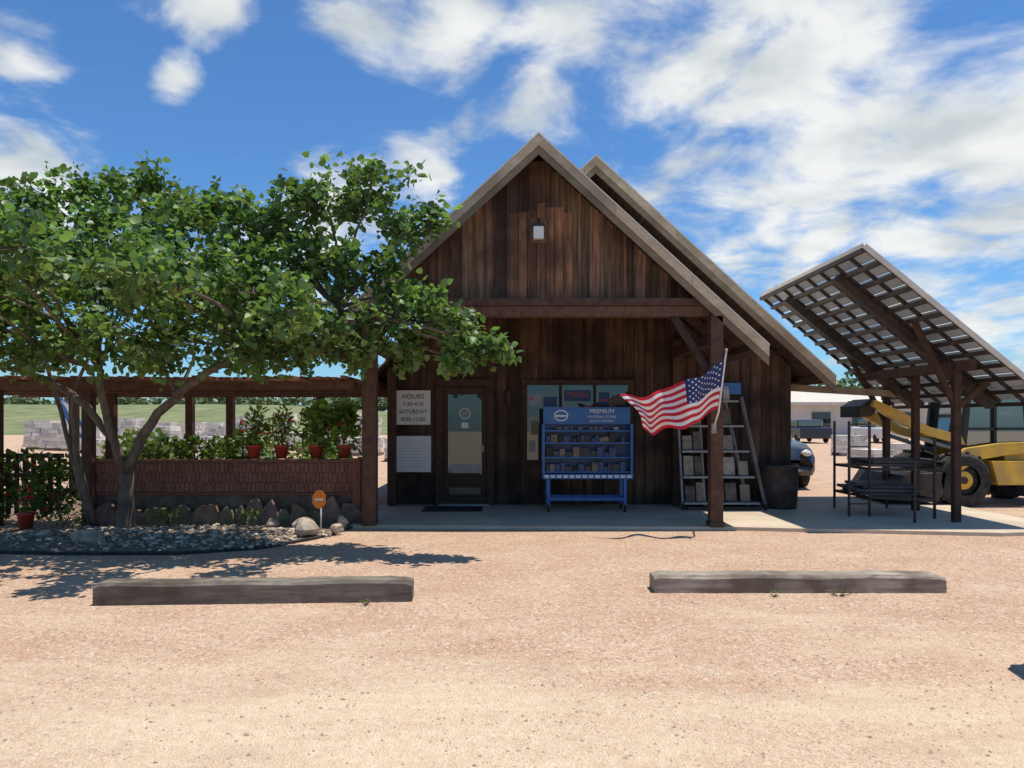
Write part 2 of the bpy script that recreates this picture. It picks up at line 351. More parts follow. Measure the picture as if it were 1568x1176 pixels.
for a in range(20):
    t=a*math.pi/10; mb.box(-.84+.09*math.cos(t)-.01,-.84+.09*math.cos(t)+.01,yw-.053,yw-.049,1.68+.09*math.sin(t)-.01,1.68+.09*math.sin(t)+.01,'white')
mb.box(-.89,-.79,yw-.053,yw-.049,1.65,1.71,'greypaint')
mb.obj('door_sticker',B)
mb=MB()
mb.box(.26,2.09,yw-.03,yw-.005,.84,2.2,'glass')
for a,b_ in((.18,.27),(2.08,2.17)): mb.box(a,b_,yw-.08,yw,.76,2.28,'beam',.5)
mb.box(.27,2.08,yw-.08,yw,2.19,2.28,'beam',.5); mb.box(.27,2.08,yw-.08,yw,.76,.85,'beam',.5)
mb.box(.84,.89,yw-.07,yw-.031,.85,2.19,'beam',.5); mb.box(1.45,1.50,yw-.07,yw-.031,.85,2.19,'beam',.5)
mb.obj('front_window',B)
text('open_sign','OPEN',(1.17,yw-.04,2.0),.15,'red',B)
mb=MB(); mb.box(.93,1.41,yw-.036,yw-.033,1.9,2.1,'bluedk')
for a,b_,z0_,z1_,mt_ in((.30,.52,1.82,2.02,'greypaint'),(.56,.80,1.80,1.98,'bluedk'),(.34,.46,1.3,1.55,'fascia'),(1.55,1.74,1.84,2.06,'bluedk'),(1.78,2.03,1.84,2.0,'slate'),(.30,.42,1.0,1.2,'greypaint'),(.32,.38,1.92,1.97,'red'),(1.58,1.70,1.9,1.94,'red')):
    mb.box(a,b_,yw-.034-.002*(mt_=='red'),yw-.0315,z0_,z1_,mt_,.5)
mb.obj('window_posters',B)
mb=MB(); dz=.06; dy=.14
mb.box(PX-.11,PX+.13,10.755+dy,10.798+dy,4.12+dz,4.48+dz,'beam',1.1); mb.box(PX-.065,PX+.085,10.66+dy,10.754+dy,4.17+dz,4.35+dz,'lampglass'); mb.box(PX-.08,PX+.10,10.65+dy,10.754+dy,4.352+dz,4.38+dz,'steel')
mb.tube([(PX+.01,10.75+dy,4.44+dz),(PX+.01,10.68+dy,4.46+dz),(PX+.01,10.66+dy,4.39+dz)],.012,'steel'); mb.obj('gable_lamp',B,bevel=.004)
mb=MB(); mb.lathe(-.06,13.0,[(.01,2.18),(.02,2.1),(.09,2.05),(.07,2.03),(.055,1.85),(.075,1.83),(.02,1.79)],'steel',8); mb.tube([(-.06,13.0,2.18),(-.06,13.0,2.3),(-.06,13.18,2.32)],.008,'steel'); mb.obj('wall_lantern',B)
mb=MB()
mb.beam((4.95,13.45,2.16),(7.6,13.75,2.02),.1,.12,'fascia',.7)
mb.beam((4.95,13.9,2.35),(6.05,13.9,2.38),.1,.08,'beam',.8); mb.obj('side_canopy_beam',B)

s=empty('hours_sign'); mb=MB(); mb.box(-2.06,-1.45,13.11,13.14,1.48,2.09,'white'); mb.obj('sign_panel',s)
for i,(tx,sz) in enumerate((('HOURS',.12),('7:30-4:30',.10),('SATURDAY',.10),('8:00-12:00',.10))): text('line_%d'%i,tx,(-1.755,13.105,1.98-i*.135),sz,'black',s)
s=empty('notice_sign'); mb=MB(); mb.box(-2.07,-1.44,13.11,13.14,.64,1.28,'white')
for i in range(9): mb.box(-2.0,-1.52+.03*((i*7)%4-2),13.107,13.1095,1.17-i*.055,1.174-i*.055,'greypaint')
mb.obj('sign_panel',s)
mb=MB(); mb.box(-1.5,-.5,12.2,12.85,.052,.066,'rubber'); mb.obj('door_mat',bevel=.004)

# ------------------------------------------------------------ blue display cart
C=empty('display_cart'); mb=MB(); y0=12.35
mb.box(.52,1.97,y0,y0+.05,.66,1.77,'bluedk'); mb.box(.52,1.97,y0-.05,y0+.06,1.50,1.78,'blue')
mb.box(.50,.54,y0-.22,y0+.3,.66,1.50,'blue'); mb.box(1.95,1.99,y0-.22,y0+.3,.66,1.50,'blue')
r=random.Random(3)
for z in(.72,.96,1.20,1.40):
    mb.box(.545,1.945,y0-.2,y0-.005,z-.022,z,'blue')
    x=.56
    while x<1.86:
        w=r.uniform(.05,.13); h=r.uniform(.06,.16)
        if r.random()<.8:
            if z<1.39: mb.box(x,x+w*.9,y0-.17,y0-.03,z+.001,z+h,r.choice(['bluedk','black','bluedk','slab','slab','bluedk','slate']),1.0)
            else: mb.box(x,x+w*.8,y0-.12,y0-.03,z+.001,z+.05,r.choice(['slate','rock','slate']),1)
        x+=w
mb.box(.50,1.99,y0-.26,y0+.3,.62,.655,'blue')
mb.box(.50,1.99,y0-.265,y0-.262,.60,.68,'blue')
for i in range(14): mb.box(.53+i*.104,.605+i*.104,y0-.269,y0-.266,.62,.665,'white')
for x in(.6,1.86):
    for y in(y0-.2,y0+.25): mb.box(x-.025,x+.025,y-.025,y+.025,.17,.62,'blue'); mb.tube([(x-.02,y,.11),(x+.02,y,.11)],.06,'rubber',14); mb.box(x-.03,x+.03,y-.01,y+.01,.11,.17,'greypaint')
mb.box(.6,1.86,y0-.22,y0-.18,.24,.29,'blue'); mb.box(.6,1.86,y0+.23,y0+.27,.24,.29,'blue')
for x in(.6,1.86): mb.box(x-.02,x+.02,y0-.2,y0+.25,.24,.28,'blue')
mb.obj('cart_body',C,bevel=.004)
text('premium_text','PREMIUM',(1.50,y0-.055,1.71),.10,'white',C); text('sub_text','NATURAL STONE',(1.50,y0-.055,1.62),.06,'white',C); text('sub_text2','QUALITY MASONRY',(1.50,y0-.055,1.55),.045,'white',C)
mb=MB()
mb.add([(.82+.12*math.cos(a*math.pi/10),y0-.053,1.64+.095*math.sin(a*math.pi/10)) for a in range(20)],[tuple(range(20))],'white')
mb.add([(.82+.10*math.cos(a*math.pi/10),y0-.056,1.64+.075*math.sin(a*math.pi/10)) for a in range(20)],[tuple(range(20))],'blue')
mb.box(.73,.91,y0-.060,y0-.058,1.62,1.65,'white'); mb.obj('round_logo',C)

# ------------------------------------------------------------ sample rack
R=empty('stone_sample_rack'); mb=MB()
def rk(t): return (12.62+.45*t, .12+1.85*t)
for x in(2.92,3.30,3.88,4.18):
    a=rk(0);b2=rk(1)
    mb.beam((x+(.0 if x<3.5 else .16),a[0],a[1]-.05),(x-(0 if x<3.5 else .12),b2[0],b2[1]),.035,.05,'greypaint')
r=random.Random(8)
for i in range(5):
    y,z=rk(i*.235+.02); xr=4.2-.06*i
    mb.box(2.92,xr,y-.16,y+.02,z-.02,z+.012,'greypaint')
    for k,(a,b2) in enumerate(((2.96,3.13),(3.15,3.29),(3.42,3.62),(3.64,3.84),(3.9,4.07))):
        if a>xr-.2: continue
        h=r.uniform(.24,.36); m_=Matrix.Translation(((a+b2)/2,y,z+.015+h/2))@Matrix.Rotation(-.24,4,'X')
        mb.obox(m_,(b2-a)*.97,.025,h,r.choice(['rock','rock','stone','slate','fascia','slate']),r.uniform(.5,.9))
mb.box(2.95,4.05,13.05,13.09,2.02,2.22,'blue'); mb.box(2.95,4.2,12.4,12.75,.06,.10,'steel')
mb.tube([(4.24,12.4,.1),(4.28,12.4,.1)],.05,'rubber',12); mb.tube([(2.9,12.4,.1),(2.86,12.4,.1)],.05,'rubber',12)
mb.obj('rack_frame',R); text('rack_sign_text','STONE SAMPLES',(3.5,13.04,2.12),.09,'white',R)
mb=MB(); mb.lathe(4.62,12.75,[(.27,.05),(.29,.1),(.30,.35),(.31,.36),(.30,.38),(.31,.72),(.325,.74),(.325,.79),(.28,.80),(.27,.70)],'steel',28); mb.obj('trash_barrel')

# ------------------------------------------------------------ flag on post
FL=empty('american_flag')
def fs(u,v):
    ht=Vector((2.84,9.86,2.36));hb=Vector((2.78,9.98,1.72));ft=Vector((1.48,9.95,1.86));fb=Vector((1.80,10.05,1.42))
    p=(hb.lerp(ht,v)).lerp(fb.lerp(ft,v),u)
    s_=math.sin(math.pi*u)
    p.z-=.10*s_*(1.1-.3*v); p.z+=.035*math.sin(u*13+v*1.5)*u*1.2+.02*math.sin(u*21)
    p.y+=.15*math.sin(u*10.5+v*2.2)*min(1,u*2.5)+.06*math.sin(u*19-v*3)*u; p.x+=.03*math.sin(v*6+u*5)*u
    return p
nu,nv=60,39; mb=MB(); vs=[fs(i/nu,j/nv) for j in range(nv+1) for i in range(nu+1)]
for j in range(nv):
    for i in range(nu):
        st=j//3; mt_='flagred' if st%2==0 else 'flagwhite'
        if i<nu*.4 and j>=18: mt_='flagblue'
        mb.f.append([j*(nu+1)+i,j*(nu+1)+i+1,(j+1)*(nu+1)+i+1,(j+1)*(nu+1)+i]); mb.m.append(mb.mi(mt_)); mb.c.append(1); mb.smooth.append(True)
mb.v=[tuple(v) for v in vs]; mb.obj('flag_cloth',FL)
mb=MB()
for row in range(9):
    for k in range(6 if row%2==0 else 5):
        u=.4*((k+.5)/6+(0 if row%2==0 else 1/12)); v=6/13+.538*(row+.5)/9
        p=fs(u,v); du=(fs(u+.01,v)-p).normalized(); dv=(fs(u,v+.01)-p).normalized(); nn=du.cross(dv).normalized()
        for sg in(-1,1):
            pts=[p+nn*sg*.004+(du*math.sin(a*math.pi/5)+dv*math.cos(a*math.pi/5))*(.018 if a%2==0 else .008) for a in range(10)]
            mb.add(pts,[tuple(range(10))],'flagwhite')
mb.obj('flag_stars',FL)
mb=MB(); mb.tube([(2.86,10.49,1.45),(2.80,10.0,1.68),(2.85,9.86,2.40),(2.86,9.85,2.48)],.013,'white',8); mb.lathe(2.86,9.85,[(.005,2.47),(.022,2.49),(.022,2.51),(.005,2.53)],'fascia',10); mb.box(2.83,2.9,10.46,10.497,1.38,1.52,'greypaint'); mb.obj('flag_pole',FL)

# ------------------------------------------------------------ solar array
SA=empty('solar_panel_array')
sx0,sz0,ss=4.93,4.03,.82; sy0,sy1=10.35,14.6; sx1=7.55
zf=lambda x: sz0-ss*(x-sx0)
m=bpy.data.materials.new('solar_cell'); m.use_nodes=True; nt2=m.node_tree
bb=nt2.nodes['Principled BSDF']; bb.inputs['Roughness'].default_value=.4
at_=nd(nt2,'ShaderNodeAttribute',attribute_name='Col')
tcx=nd(nt2,'ShaderNodeTexCoord'); nx=nd(nt2,'ShaderNodeTexNoise'); nx.inputs['Scale'].default_value=1.2; nt2.links.new(tcx.outputs['Object'],nx.inputs[0])
mm_=nd(nt2,'ShaderNodeMix',data_type='RGBA',blend_type='MULTIPLY'); mm_.inputs[0].default_value=1; mm_.inputs[7].default_value=(.33,.31,.28,1); nt2.links.new(at_.outputs['Color'],mm_.inputs[6]); nt2.links.new(mm_.outputs[2],bb.inputs['Base Color'])
rr=nd(nt2,'ShaderNodeMapRange'); rr.inputs[3].default_value=.03; rr.inputs[4].default_value=.14; nt2.links.new(nx.outputs[0],rr.inputs[0])
tr=nd(nt2,'ShaderNodeBsdfTranslucent'); nt2.links.new(rr.outputs[0],tr.inputs[0]); mxs=nd(nt2,'ShaderNodeMixShader'); mxs.inputs[0].default_value=.5
nt2.links.new(bb.outputs[0],mxs.inputs[1]); nt2.links.new(tr.outputs[0],mxs.inputs[2]); nt2.links.new(mxs.outputs[0],nt2.nodes['Material Output'].inputs[0]); M['cell']=m
mb=MB(); nr,nc=12,8; dx=(sx1-sx0)/nr; dy=(sy1-sy0)/nc; r=random.Random(9)
for i in range(nr):
    for j in range(nc):
        g_=.010 if j==nc-1 else .003
        xa,xb=sx0+i*dx+(.02 if j==nc-1 else .004),sx0+(i+1)*dx-.004; ya,yb=sy0+j*dy+g_,sy0+(j+1)*dy-g_
        mb.add([(xa,ya,zf(xa)),(xb,ya,zf(xb)),(xb,yb,zf(xb)),(xa,yb,zf(xa))],[(0,1,2,3)],'cell',r.uniform(.7,1.2)*(1.35 if j==0 else 1))
mb.obj('panels',SA)
mb=MB()
for j in range(nc+1):
    y=sy0+j*dy; mb.beam((sx0,y,zf(sx0)-.03),(sx1,y,zf(sx1)-.03),.045,.05,'steel')
for i in range(nr+1):
    x=sx0+i*dx; mb.beam((x,sy0,zf(x)-.075),(x,sy1,zf(x)-.075),.06,.06,'steel')
for j in (2.1,6.0):
    y=sy0+j*dy; mb.beam((sx0+.1,y,zf(sx0+.1)-.17),(sx1-.1,y,zf(sx1-.1)-.17),.15,.13,'steel')
mb.box(sx0-.02,sx0+.0,sy0,sy1,zf(sx0)-.05,zf(sx0)+.02,'flash')
mb.beam((sx0,sy0-.03,zf(sx0)-.02),(sx1,sy0-.03,zf(sx1)-.02),.03,.07,'flash')
mb.obj('panel_frame',SA)
mb=MB()
for x,y,zt in((6.62,11.0,zf(6.62)-.2),(6.95,13.7,zf(6.95)-.2),(6.78,12.4,zf(6.78)-.2)):
    mb.box(x-.05,x+.05,y-.05,y+.05,0,zt,'beam',.45)
mb.beam((6.62,10.6,zf(6.62)-.27),(6.62,14.0,zf(6.62)-.27),.1,.14,'beam',.5)
mb.beam((6.62,11.0,1.75),(7.1,11.0,zf(7.1)-.12),.06,.08,'beam',.5); mb.beam((6.62,11.0,1.75),(6.0,11.0,zf(6.0)-.12),.06,.08,'beam',.5)
mb.beam((6.95,13.7,1.5),(6.2,13.7,zf(6.2)-.12),.06,.08,'beam',.5)
mb.obj('array_posts',SA)

# ------------------------------------------------------------ steel rack
ST=empty('steel_storage_rack'); mb=MB()
for x,y in((5.30,11.6),(5.62,11.6),(6.5,11.35),(5.95,10.9),(5.55,12.7),(6.45,12.7)):
    mb.box(x-.016,x+.016,y-.016,y+.016,.05,1.55 if x<5.9 else (.95 if y<11 else 1.3),'steel')
for z in(.25,.55,.85,1.15,1.5): mb.beam((5.30,11.6,z),(5.62,11.6,z),.02,.02,'steel')
for z in(.35,.80):
    mb.beam((5.62,11.6,z),(6.5,11.35,z),.03,.04,'steel'); mb.beam((5.55,12.7,z),(6.45,12.7,z),.03,.04,'steel'); mb.beam((5.62,11.6,z),(5.55,12.7,z),.03,.04,'steel'); mb.beam((6.5,11.35,z),(6.45,12.7,z),.03,.04,'steel')
mb.obj('rack_frame',ST)
r=random.Random(4); mb=MB()
for z,n_,x in((.36,3,6.0),(.81,2,6.1)):
    for k in range(n_): 
        m_=Matrix.Translation((x+r.uniform(-.06,.06),12.05,z+.045+k*.055))@Matrix.Rotation(r.uniform(-.08,.08)-.1,4,'Z')
        mb.obox(m_,r.uniform(.75,.95),1.0,.045,'slab',r.uniform(.7,1.2))
mb.obj('stacked_slabs',ST,bevel=.006)

# ------------------------------------------------------------ loader
LD=empty('wheel_loader'); mb=MB()
def wheel(mb,x,y,r_,w,hub='yellow',z=None):
    z=r_ if z is None else z; n=26
    prof=[(r_*.55,-w/2),(r_*.9,-w/2),(r_,-w*.35),(r_,w*.35),(r_*.9,w/2),(r_*.55,w/2)]
    vs=[(x+q*math.cos(2*math.pi*j/n),y+d,z+q*math.sin(2*math.pi*j/n)) for q,d in prof for j in range(n)]
    mb.add(vs,[(i*n+j,i*n+(j+1)%n,(i+1)*n+(j+1)%n,(i+1)*n+j) for i in range(5) for j in range(n)],'rubber',1,True)
    for j in range(n):
        if j%2==0:
            a=2*math.pi*j/n; mb.obox(Matrix.Translation((x+(r_+.008)*math.cos(a),y,z+(r_+.008)*math.sin(a)))@Matrix.Rotation(-a,4,'Y'),.04,w*.8,.05,'rubber')
    mb.tube([(x,y-w*.30,z),(x,y+w*.30,z)],r_*.56,'rubber',20); mb.tube([(x,y-w*.36,z),(x,y+w*.36,z)],r_*.34,hub,20); mb.tube([(x,y-w*.42,z),(x,y+w*.42,z)],r_*.14,'steel',12)
for x in(8.2,9.75):
    for y in(12.75,14.0): wheel(mb,x,y,.42,.3)
mb.box(7.9,10.2,12.98,13.78,.38,.72,'steel')
mb.prism([(9.0,.72),(10.5,.72),(10.55,1.15),(9.6,1.25),(9.45,1.0),(8.95,.95)],12.88,13.9,'yellow')
mb.prism([(8.72,.35),(9.25,.35),(9.25,.72),(8.62,.72)],12.62,12.98,'yellow')
for k in range(4): mb.box(9.8+k*.16,9.87+k*.16,12.87,12.879,.85,1.05,'black')
for x,xt in((8.3,8.40),(9.4,9.32)):
    for y in(12.85,13.83): mb.beam((x,y,.90),(xt,y,1.92),.08,.08,'black')
mb.box(8.30,9.45,12.78,13.9,1.9,1.98,'black'); mb.prism([(8.34,.90),(9.36,.90),(9.3,1.89),(8.44,1.89)],12.87,13.80,'cabglass')
mb.box(8.78,8.83,12.82,12.865,.9,1.9,'black'); mb.box(8.33,9.38,12.82,12.865,1.2,1.24,'black')
for y in(12.70,13.95):
    prof=[(9.35,1.02),(9.42,.88),(8.9,.82),(8.45,.74),(8.05,.50),(7.85,.28),(7.72,.36),(7.92,.70),(8.25,.92),(8.8,1.0)]
    mb.prism(prof,y-.05,y+.05,'yellow')
for y in (12.85,13.7): 
    mb.prism([(8.25,1.12),(8.32,.96),(7.7,1.12),(7.2,1.36),(6.85,1.58),(6.9,1.68),(7.3,1.50),(7.75,1.25)],y-.06,y+.06,'yellow'); mb.tube([(8.3,y,.85),(7.5,y,1.12)],.035,'greypaint')
mb.prism([(7.9,.55),(7.25,.5),(7.0,.12),(7.75,.08),(7.85,.2)],12.6,14.1,'steel'); mb.prism([(6.70,1.58),(6.92,1.70),(6.97,1.53),(6.9,1.42),(6.70,1.40)],12.9,13.6,'steel')
mb.obj('loader_body',LD,bevel=.012)
LD.scale=(1.15,1.15,1.15); LD.location=(-1.35,-1.35,0)

# ------------------------------------------------------------ cars
def car(name,x0,x1,y0,y1,h,paint,front=-1):
    e=empty(name); mb=MB(); L_=y1-y0; cx=(x0+x1)/2; w=(x1-x0)
    ys=lambda t: (y0+t*L_) if front<0 else (y1-t*L_)
    secs=[(0,.42,.62,.86),(.02,.32,.82,.94),(.10,.30,.92*1,.99),(.26,.28,1.0,1.0),(.60,.28,1.02,1.0),(.92,.30,1.0,.98),(1.0,.4,.9,.93)]
    vs=[];n=8
    for t,zb,zt,ww in secs:
        hw=w/2*ww; zt=zt*h*.62
        vs+=[(cx-hw*.92,ys(t),zb),(cx-hw,ys(t),zb+.12),(cx-hw,ys(t),zt*.8),(cx-hw*.9,ys(t),zt),(cx+hw*.9,ys(t),zt),(cx+hw,ys(t),zt*.8),(cx+hw,ys(t),zb+.12),(cx+hw*.92,ys(t),zb)]
    fs_=[(i*n+j,i*n+(j+1)%n,(i+1)*n+(j+1)%n,(i+1)*n+j) for i in range(len(secs)-1) for j in range(n)]+[tuple(range(n)),tuple(range(len(vs)-1,len(vs)-n-1,-1))]
    mb.add(vs,fs_,paint,1,True)
    zl=h*.62; cab=[(.27,zl,.88),(.40,h*.98,.72),(.62,h,.72),(.80,zl,.85)]
    vs=[(cx+s_*w/2*ww,ys(t),z) for t,z,ww in cab for s_ in(-1,1)]
    mb.add(vs,[(0,1,3,2),(2,3,5,4),(4,5,7,6),(0,2,4,6),(1,7,5,3)],'cabglass')
    mb.add([(cx-w*.37,ys(.40),h*.99),(cx+w*.37,ys(.40),h*.99),(cx+w*.37,ys(.62),h*1.01),(cx-w*.37,ys(.62),h*1.01)],[(0,1,2,3)],paint)
    for t in(.18,.80):
        for s_ in(-1,1):
            x=cx+s_*(w/2-.10); mb.tube([(x-.11,ys(t),.34),(x+.11,ys(t),.34)],.34,'rubber',24); mb.tube([(x-.118,ys(t),.34),(x+.118,ys(t),.34)],.2,'greypaint',16)
    for s_ in(-1,1):
        mb.rock((cx+s_*w*.34,ys(.012),h*.47),.14,.06,.07,'lampglass',1,3)
    mb.box(cx-w*.22,cx+w*.22,min(ys(-.004),ys(.02)),max(ys(-.004),ys(.02)),.44,.60,'black')
    mb.obj('car_body',e); return e
car('pickup_truck',5.15,6.78,16.3,20.9,1.75,'carpaint')
car('parked_car',3.22,4.95,.45,4.80,1.45,'carpaint',front=1)

# ------------------------------------------------------------ parking ties
def tie(name,xa,ya,xb,yb,w,h,seed):
    r=random.Random(seed); mb=MB(); N=40; a=Vector((xa,ya,0));b2=Vector((xb,yb,0)); d=(b2-a).normalized(); p=Vector((-d.y,d.x,0)); vs=[]
    for i in range(N+1):
        q=a.lerp(b2,i/N); e=.012; j=lambda: r.uniform(-e,e)*.4
        if i in(0,N): j=lambda: 0
        sag=.005*math.sin(i*.4+seed); e0=.02 if i in(0,N) else 0
        vs+=[q+Vector((0,0,0)),q+Vector((j(),j(),h-.028+sag-e0)),q+p*.022+Vector((j(),j(),h+sag+j()-e0)),q+p*(w-.02)+Vector((j(),0,h+sag+j()-e0)),q+p*w+Vector((0,j(),h-.03)),q+p*w]
    n=6; fs_=[(i*n+k,(i+1)*n+k,(i+1)*n+(k+1)%n,i*n+(k+1)%n) for i in range(N) for k in range(n)]+[tuple(range(n)),tuple(range(len(vs)-1,len(vs)-n-1,-1))]
    mb.add(vs,fs_,'tie',1.2 if seed>1 else .68); return mb.obj(name)
tie('timber_parking_stop',-3.57,6.28,-.87,6.42,.2,.19,1)
tie('timber_parking_stop',1.30,6.74,3.97,6.74,.24,.16,2)

# ------------------------------------------------------------ patio
PW=empty('patio_planter_wall'); mb=MB(); r=random.Random(2)
zc=.50
for crs in range(3):
    x=-6.19+(.03 if crs%2 else 0)
    while x<-2.39:
        mb.box(x,x+.06,10.978-r.uniform(0,.006),11.03,zc,zc+.137,'brick',r.uniform(.75,1.05)); x+=.066
    zc+=.145
mb.box(-6.2,-2.3,10.992,11.034,.455,.935,'brick',.6)
mb.box(-6.22,-2.26,10.94,11.06,.94,.985,'brick',.8); mb.box(-6.22,-2.26,10.955,10.985,.455,.492,'brick',.7)
mb.box(-6.2,-2.28,11.035,11.5,0,.455,'slate',.7); mb.box(-6.2,-2.28,11.035,11.5,.456,.93,'slat',.4)
mb.box(-2.36,-2.24,10.9,11.05,0,1.0,'slat',.8); mb.box(-6.3,-6.2,10.9,11.05,0,1.0,'slat',.7)
mb.obj('brick_panel',PW)
mb=MB(); x=-6.15
while x<-2.35:
    w=r.uniform(.18,.46); h=r.uniform(.26,.45); q=[r.uniform(.75,1.1) for _ in range(6)]
    cx=x+w/2; pr=[(cx-w*.5,0),(cx-w*.54*q[0],h*.45),(cx-w*.34*q[1],h*.85*q[2]),(cx+w*.08*q[3],h*q[4]),(cx+w*.36,h*.8*q[5]),(cx+w*.54*q[2],h*.4),(cx+w*.5,0)]
    mb.prism(pr,10.88+r.uniform(-.06,.05),11.03,'slate',(r.uniform(.8,1.1),r.uniform(.75,.95),r.uniform(.6,.85))); x+=w*.88
mb.obj('flagstone_base',PW,bevel=.012)

PG=empty('patio_pergola'); mb=MB()
x=-10
while x<-2.35:
    z=2.17+r.uniform(-.012,.012); mb.beam((x,10.45+r.uniform(-.12,.12),z),(x+r.uniform(-.03,.03),15.2,z-.02),.06,.045,'slat',r.uniform(.5,1.2)); x+=.105+r.uniform(-.01,.02)
for y in(10.85,12.3,13.7,15.0): mb.beam((-10,y,2.08),(-2.3,y,2.08),.1,.12,'beam',.8)
for x_,y in((-7.66,10.95),(-6.28,10.95),(-7.0,12.9),(-5.72,15.0),(-6.5,14.9),(-8.9,15.0),(-3.9,15.0)):
    mb.box(x_-.07,x_+.07,y-.07,y+.07,0,2.03,'beam',.6)
mb.obj('pergola_frame',PG)
mb=MB()
for z in(.35,.72,1.02): mb.beam((-9.5,11.35,z),(-6.9,11.35,z),.04,.07,'beam',.5)
for x_ in np.arange(-9.5,-7.0,.13): mb.box(x_,x_+.07,11.38,11.40,.12,1.05,'slat',r.uniform(.3,.6))
mb.obj('patio_fence')

# ------------------------------------------------------------ flower bed
mb=MB()
bed=[(-6.6,8.75),(-5.2,8.60),(-3.9,8.62),(-3.1,8.95),(-2.6,9.7),(-2.35,10.45),(-2.3,10.86),(-6.3,10.86),(-6.9,10.4),(-6.95,9.4)]
N=len(bed); mb.add([(x,y,.03) for x,y in bed]+[(-4.5,9.9,.09)],[(i,(i+1)%N,N) for i in range(N)],'mulch'); mb.obj('flower_bed_mulch')
mb=MB(); mb.tube([(x,y,.022) for x,y in bed[8:]+bed[:7]],.02,'rubber',8); mb.obj('bed_edging')
mb=MB()
for i in range(1100):
    a=random.random()*6.28; q=math.sqrt(random.random()); x=-4.6+2.2*q*math.cos(a); y=9.72+1.08*q*math.sin(a)
    if x>-2.75 and y<9.8: continue
    s_=.010+.028*random.random()**2; mb.rock((x,y,.035+.05*(1-q)+s_*.25),s_*1.2,s_,s_*.6,'rock',random.uniform(.5,1.5),i)
for x,y,a,b2,c_ in((-5.3,9.25,.16,.12,.10),(-2.75,9.85,.19,.15,.15),(-2.95,10.4,.12,.1,.09),(-2.42,10.55,.09,.08,.09),(-2.4,10.1,.08,.09,.07),(-3.4,10.5,.10,.09,.07),(-6.1,9.6,.10,.08,.05)):
    mb.rock((x,y,.06+c_*.5),a,b2,c_,'rock',random.uniform(.8,1.1),int(x*100))
mb.obj('bed_rocks')
s=empty('security_yard_sign'); mb=MB(); mb.tube([(-2.68,10.35,.0),(-2.68,10.35,.42)],.012,'white'); mb.obj('stake',s)
mb=MB(); mb.prism([(-2.70+.10*math.cos(math.radians(22.5+45*i)),.46+.135*math.sin(math.radians(22.5+45*i))) for i in range(8)],10.32,10.335,'orange')
mb.box(-2.76,-2.64,10.316,10.319,.445,.475,'white'); mb.obj('sign_face',s)

# ------------------------------------------------------------ tree
TR=empty('shade_tree')
clumps=[(-7.7,9.5,3.3,1.0),(-6.7,8.8,3.2,.85),(-6.5,9.8,3.95,.65),(-5.6,8.4,3.0,.8),(-5.8,9.6,3.8,.7),(-5.5,9.8,4.5,.38),(-4.8,9.2,3.5,.8),(-4.6,9.6,4.45,.45),(-4.05,9.4,4.3,.38),
(-3.9,8.6,3.1,.75),(-3.45,9.4,3.75,.5),(-3.0,9.0,3.1,.65),(-2.75,9.2,3.8,.42),(-2.25,9.0,4.2,.50),(-1.72,9.0,4.4,.48),(-1.25,9.1,4.0,.42),(-.98,8.9,3.95,.22),(-2.1,8.8,3.35,.5),(-1.55,8.9,3.45,.32),
(-1.35,8.6,2.75,.5),(-.85,8.5,2.72,.40),(-.5,8.5,2.42,.24),(-.1,8.4,2.35,.12),(-2.2,8.6,2.6,.55),(-3.2,8.4,2.5,.55),(-4.2,8.3,2.55,.65),(-5.2,8.5,2.5,.65),(-6.3,8.5,2.5,.65),(-7.3,8.8,2.6,.8),
(-6.0,7.4,3.1,.6),(-4.9,7.4,3.2,.55),(-3.6,7.6,2.95,.5),(-2.3,7.7,2.7,.35),(-4.2,10.2,3.4,.7),(-5.8,10.7,3.5,.85),(-7.2,10.7,3.3,.8),(-3.2,9.9,2.8,.5),(-5.0,6.8,2.9,.4),(-4.2,9.0,3.9,.5),(-6.9,9.6,4.2,.45),(-5.1,9.4,4.2,.4),
(-3.4,9.3,2.35,.38),(-2.7,9.1,2.35,.35),(-4.5,9.3,2.4,.4),(-5.8,9.2,2.35,.45),(-6.9,9.2,2.3,.5),(-1.85,8.9,2.35,.32),(-1.25,8.8,2.35,.25),(-5.4,6.4,2.9,.65),(-4.6,6.6,3.1,.45),(-3.6,7.0,3.0,.35),(-6.5,6.8,3.2,.8),(-1.2,8.8,3.0,.3),(-2.9,8.3,3.0,.4),
(-3.45,9.4,4.15,.33),(-3.0,9.3,4.15,.35),(-3.7,9.5,4.35,.25),(-6.0,9.5,4.4,.42),(-6.9,9.3,4.3,.35),(-5.0,9.6,4.6,.28),(-2.55,9.1,4.35,.3),(-3.3,8.9,3.45,.45),(-2.5,8.9,3.5,.35),(-.3,8.4,2.42,.14),(-.65,8.4,2.25,.16)]
mb=MB()
def curve(p0,p1,n=7,bend=.25,seed=0):
    r=random.Random(seed); p0=Vector(p0);p1=Vector(p1); off=Vector((r.uniform(-1,1),r.uniform(-1,1),r.uniform(-.2,1)))*bend*(p1-p0).length*.4
    return [p0.lerp(p1,t/(n-1))+off*math.sin(math.pi*t/(n-1))+Vector((r.uniform(-.025,.025),r.uniform(-.025,.025),0)) for t in range(n)]
base=Vector((-5.42,10.35,.05)); f1=Vector((-5.3,10.15,.85))
hubs=[Vector((-4.4,9.7,1.9)),Vector((-5.9,9.9,1.9)),Vector((-5.2,9.3,2.2)),Vector((-3.0,9.1,2.45)),Vector((-6.8,9.6,2.3)),Vector((-2.1,8.9,2.9))]
mb.tube([base+Vector((0,0,-.1)),base+Vector((0,0,.06)),base+Vector((.03,-.05,.4)),f1],[.15,.12,.10,.09],'bark',12)
def limb(a,b_,r0,r1,sd,bend=.2):
    pts=curve(a,b_,8,bend,sd); mb.tube(pts,[r0+(r1-r0)*i/7 for i in range(8)],'bark',9)
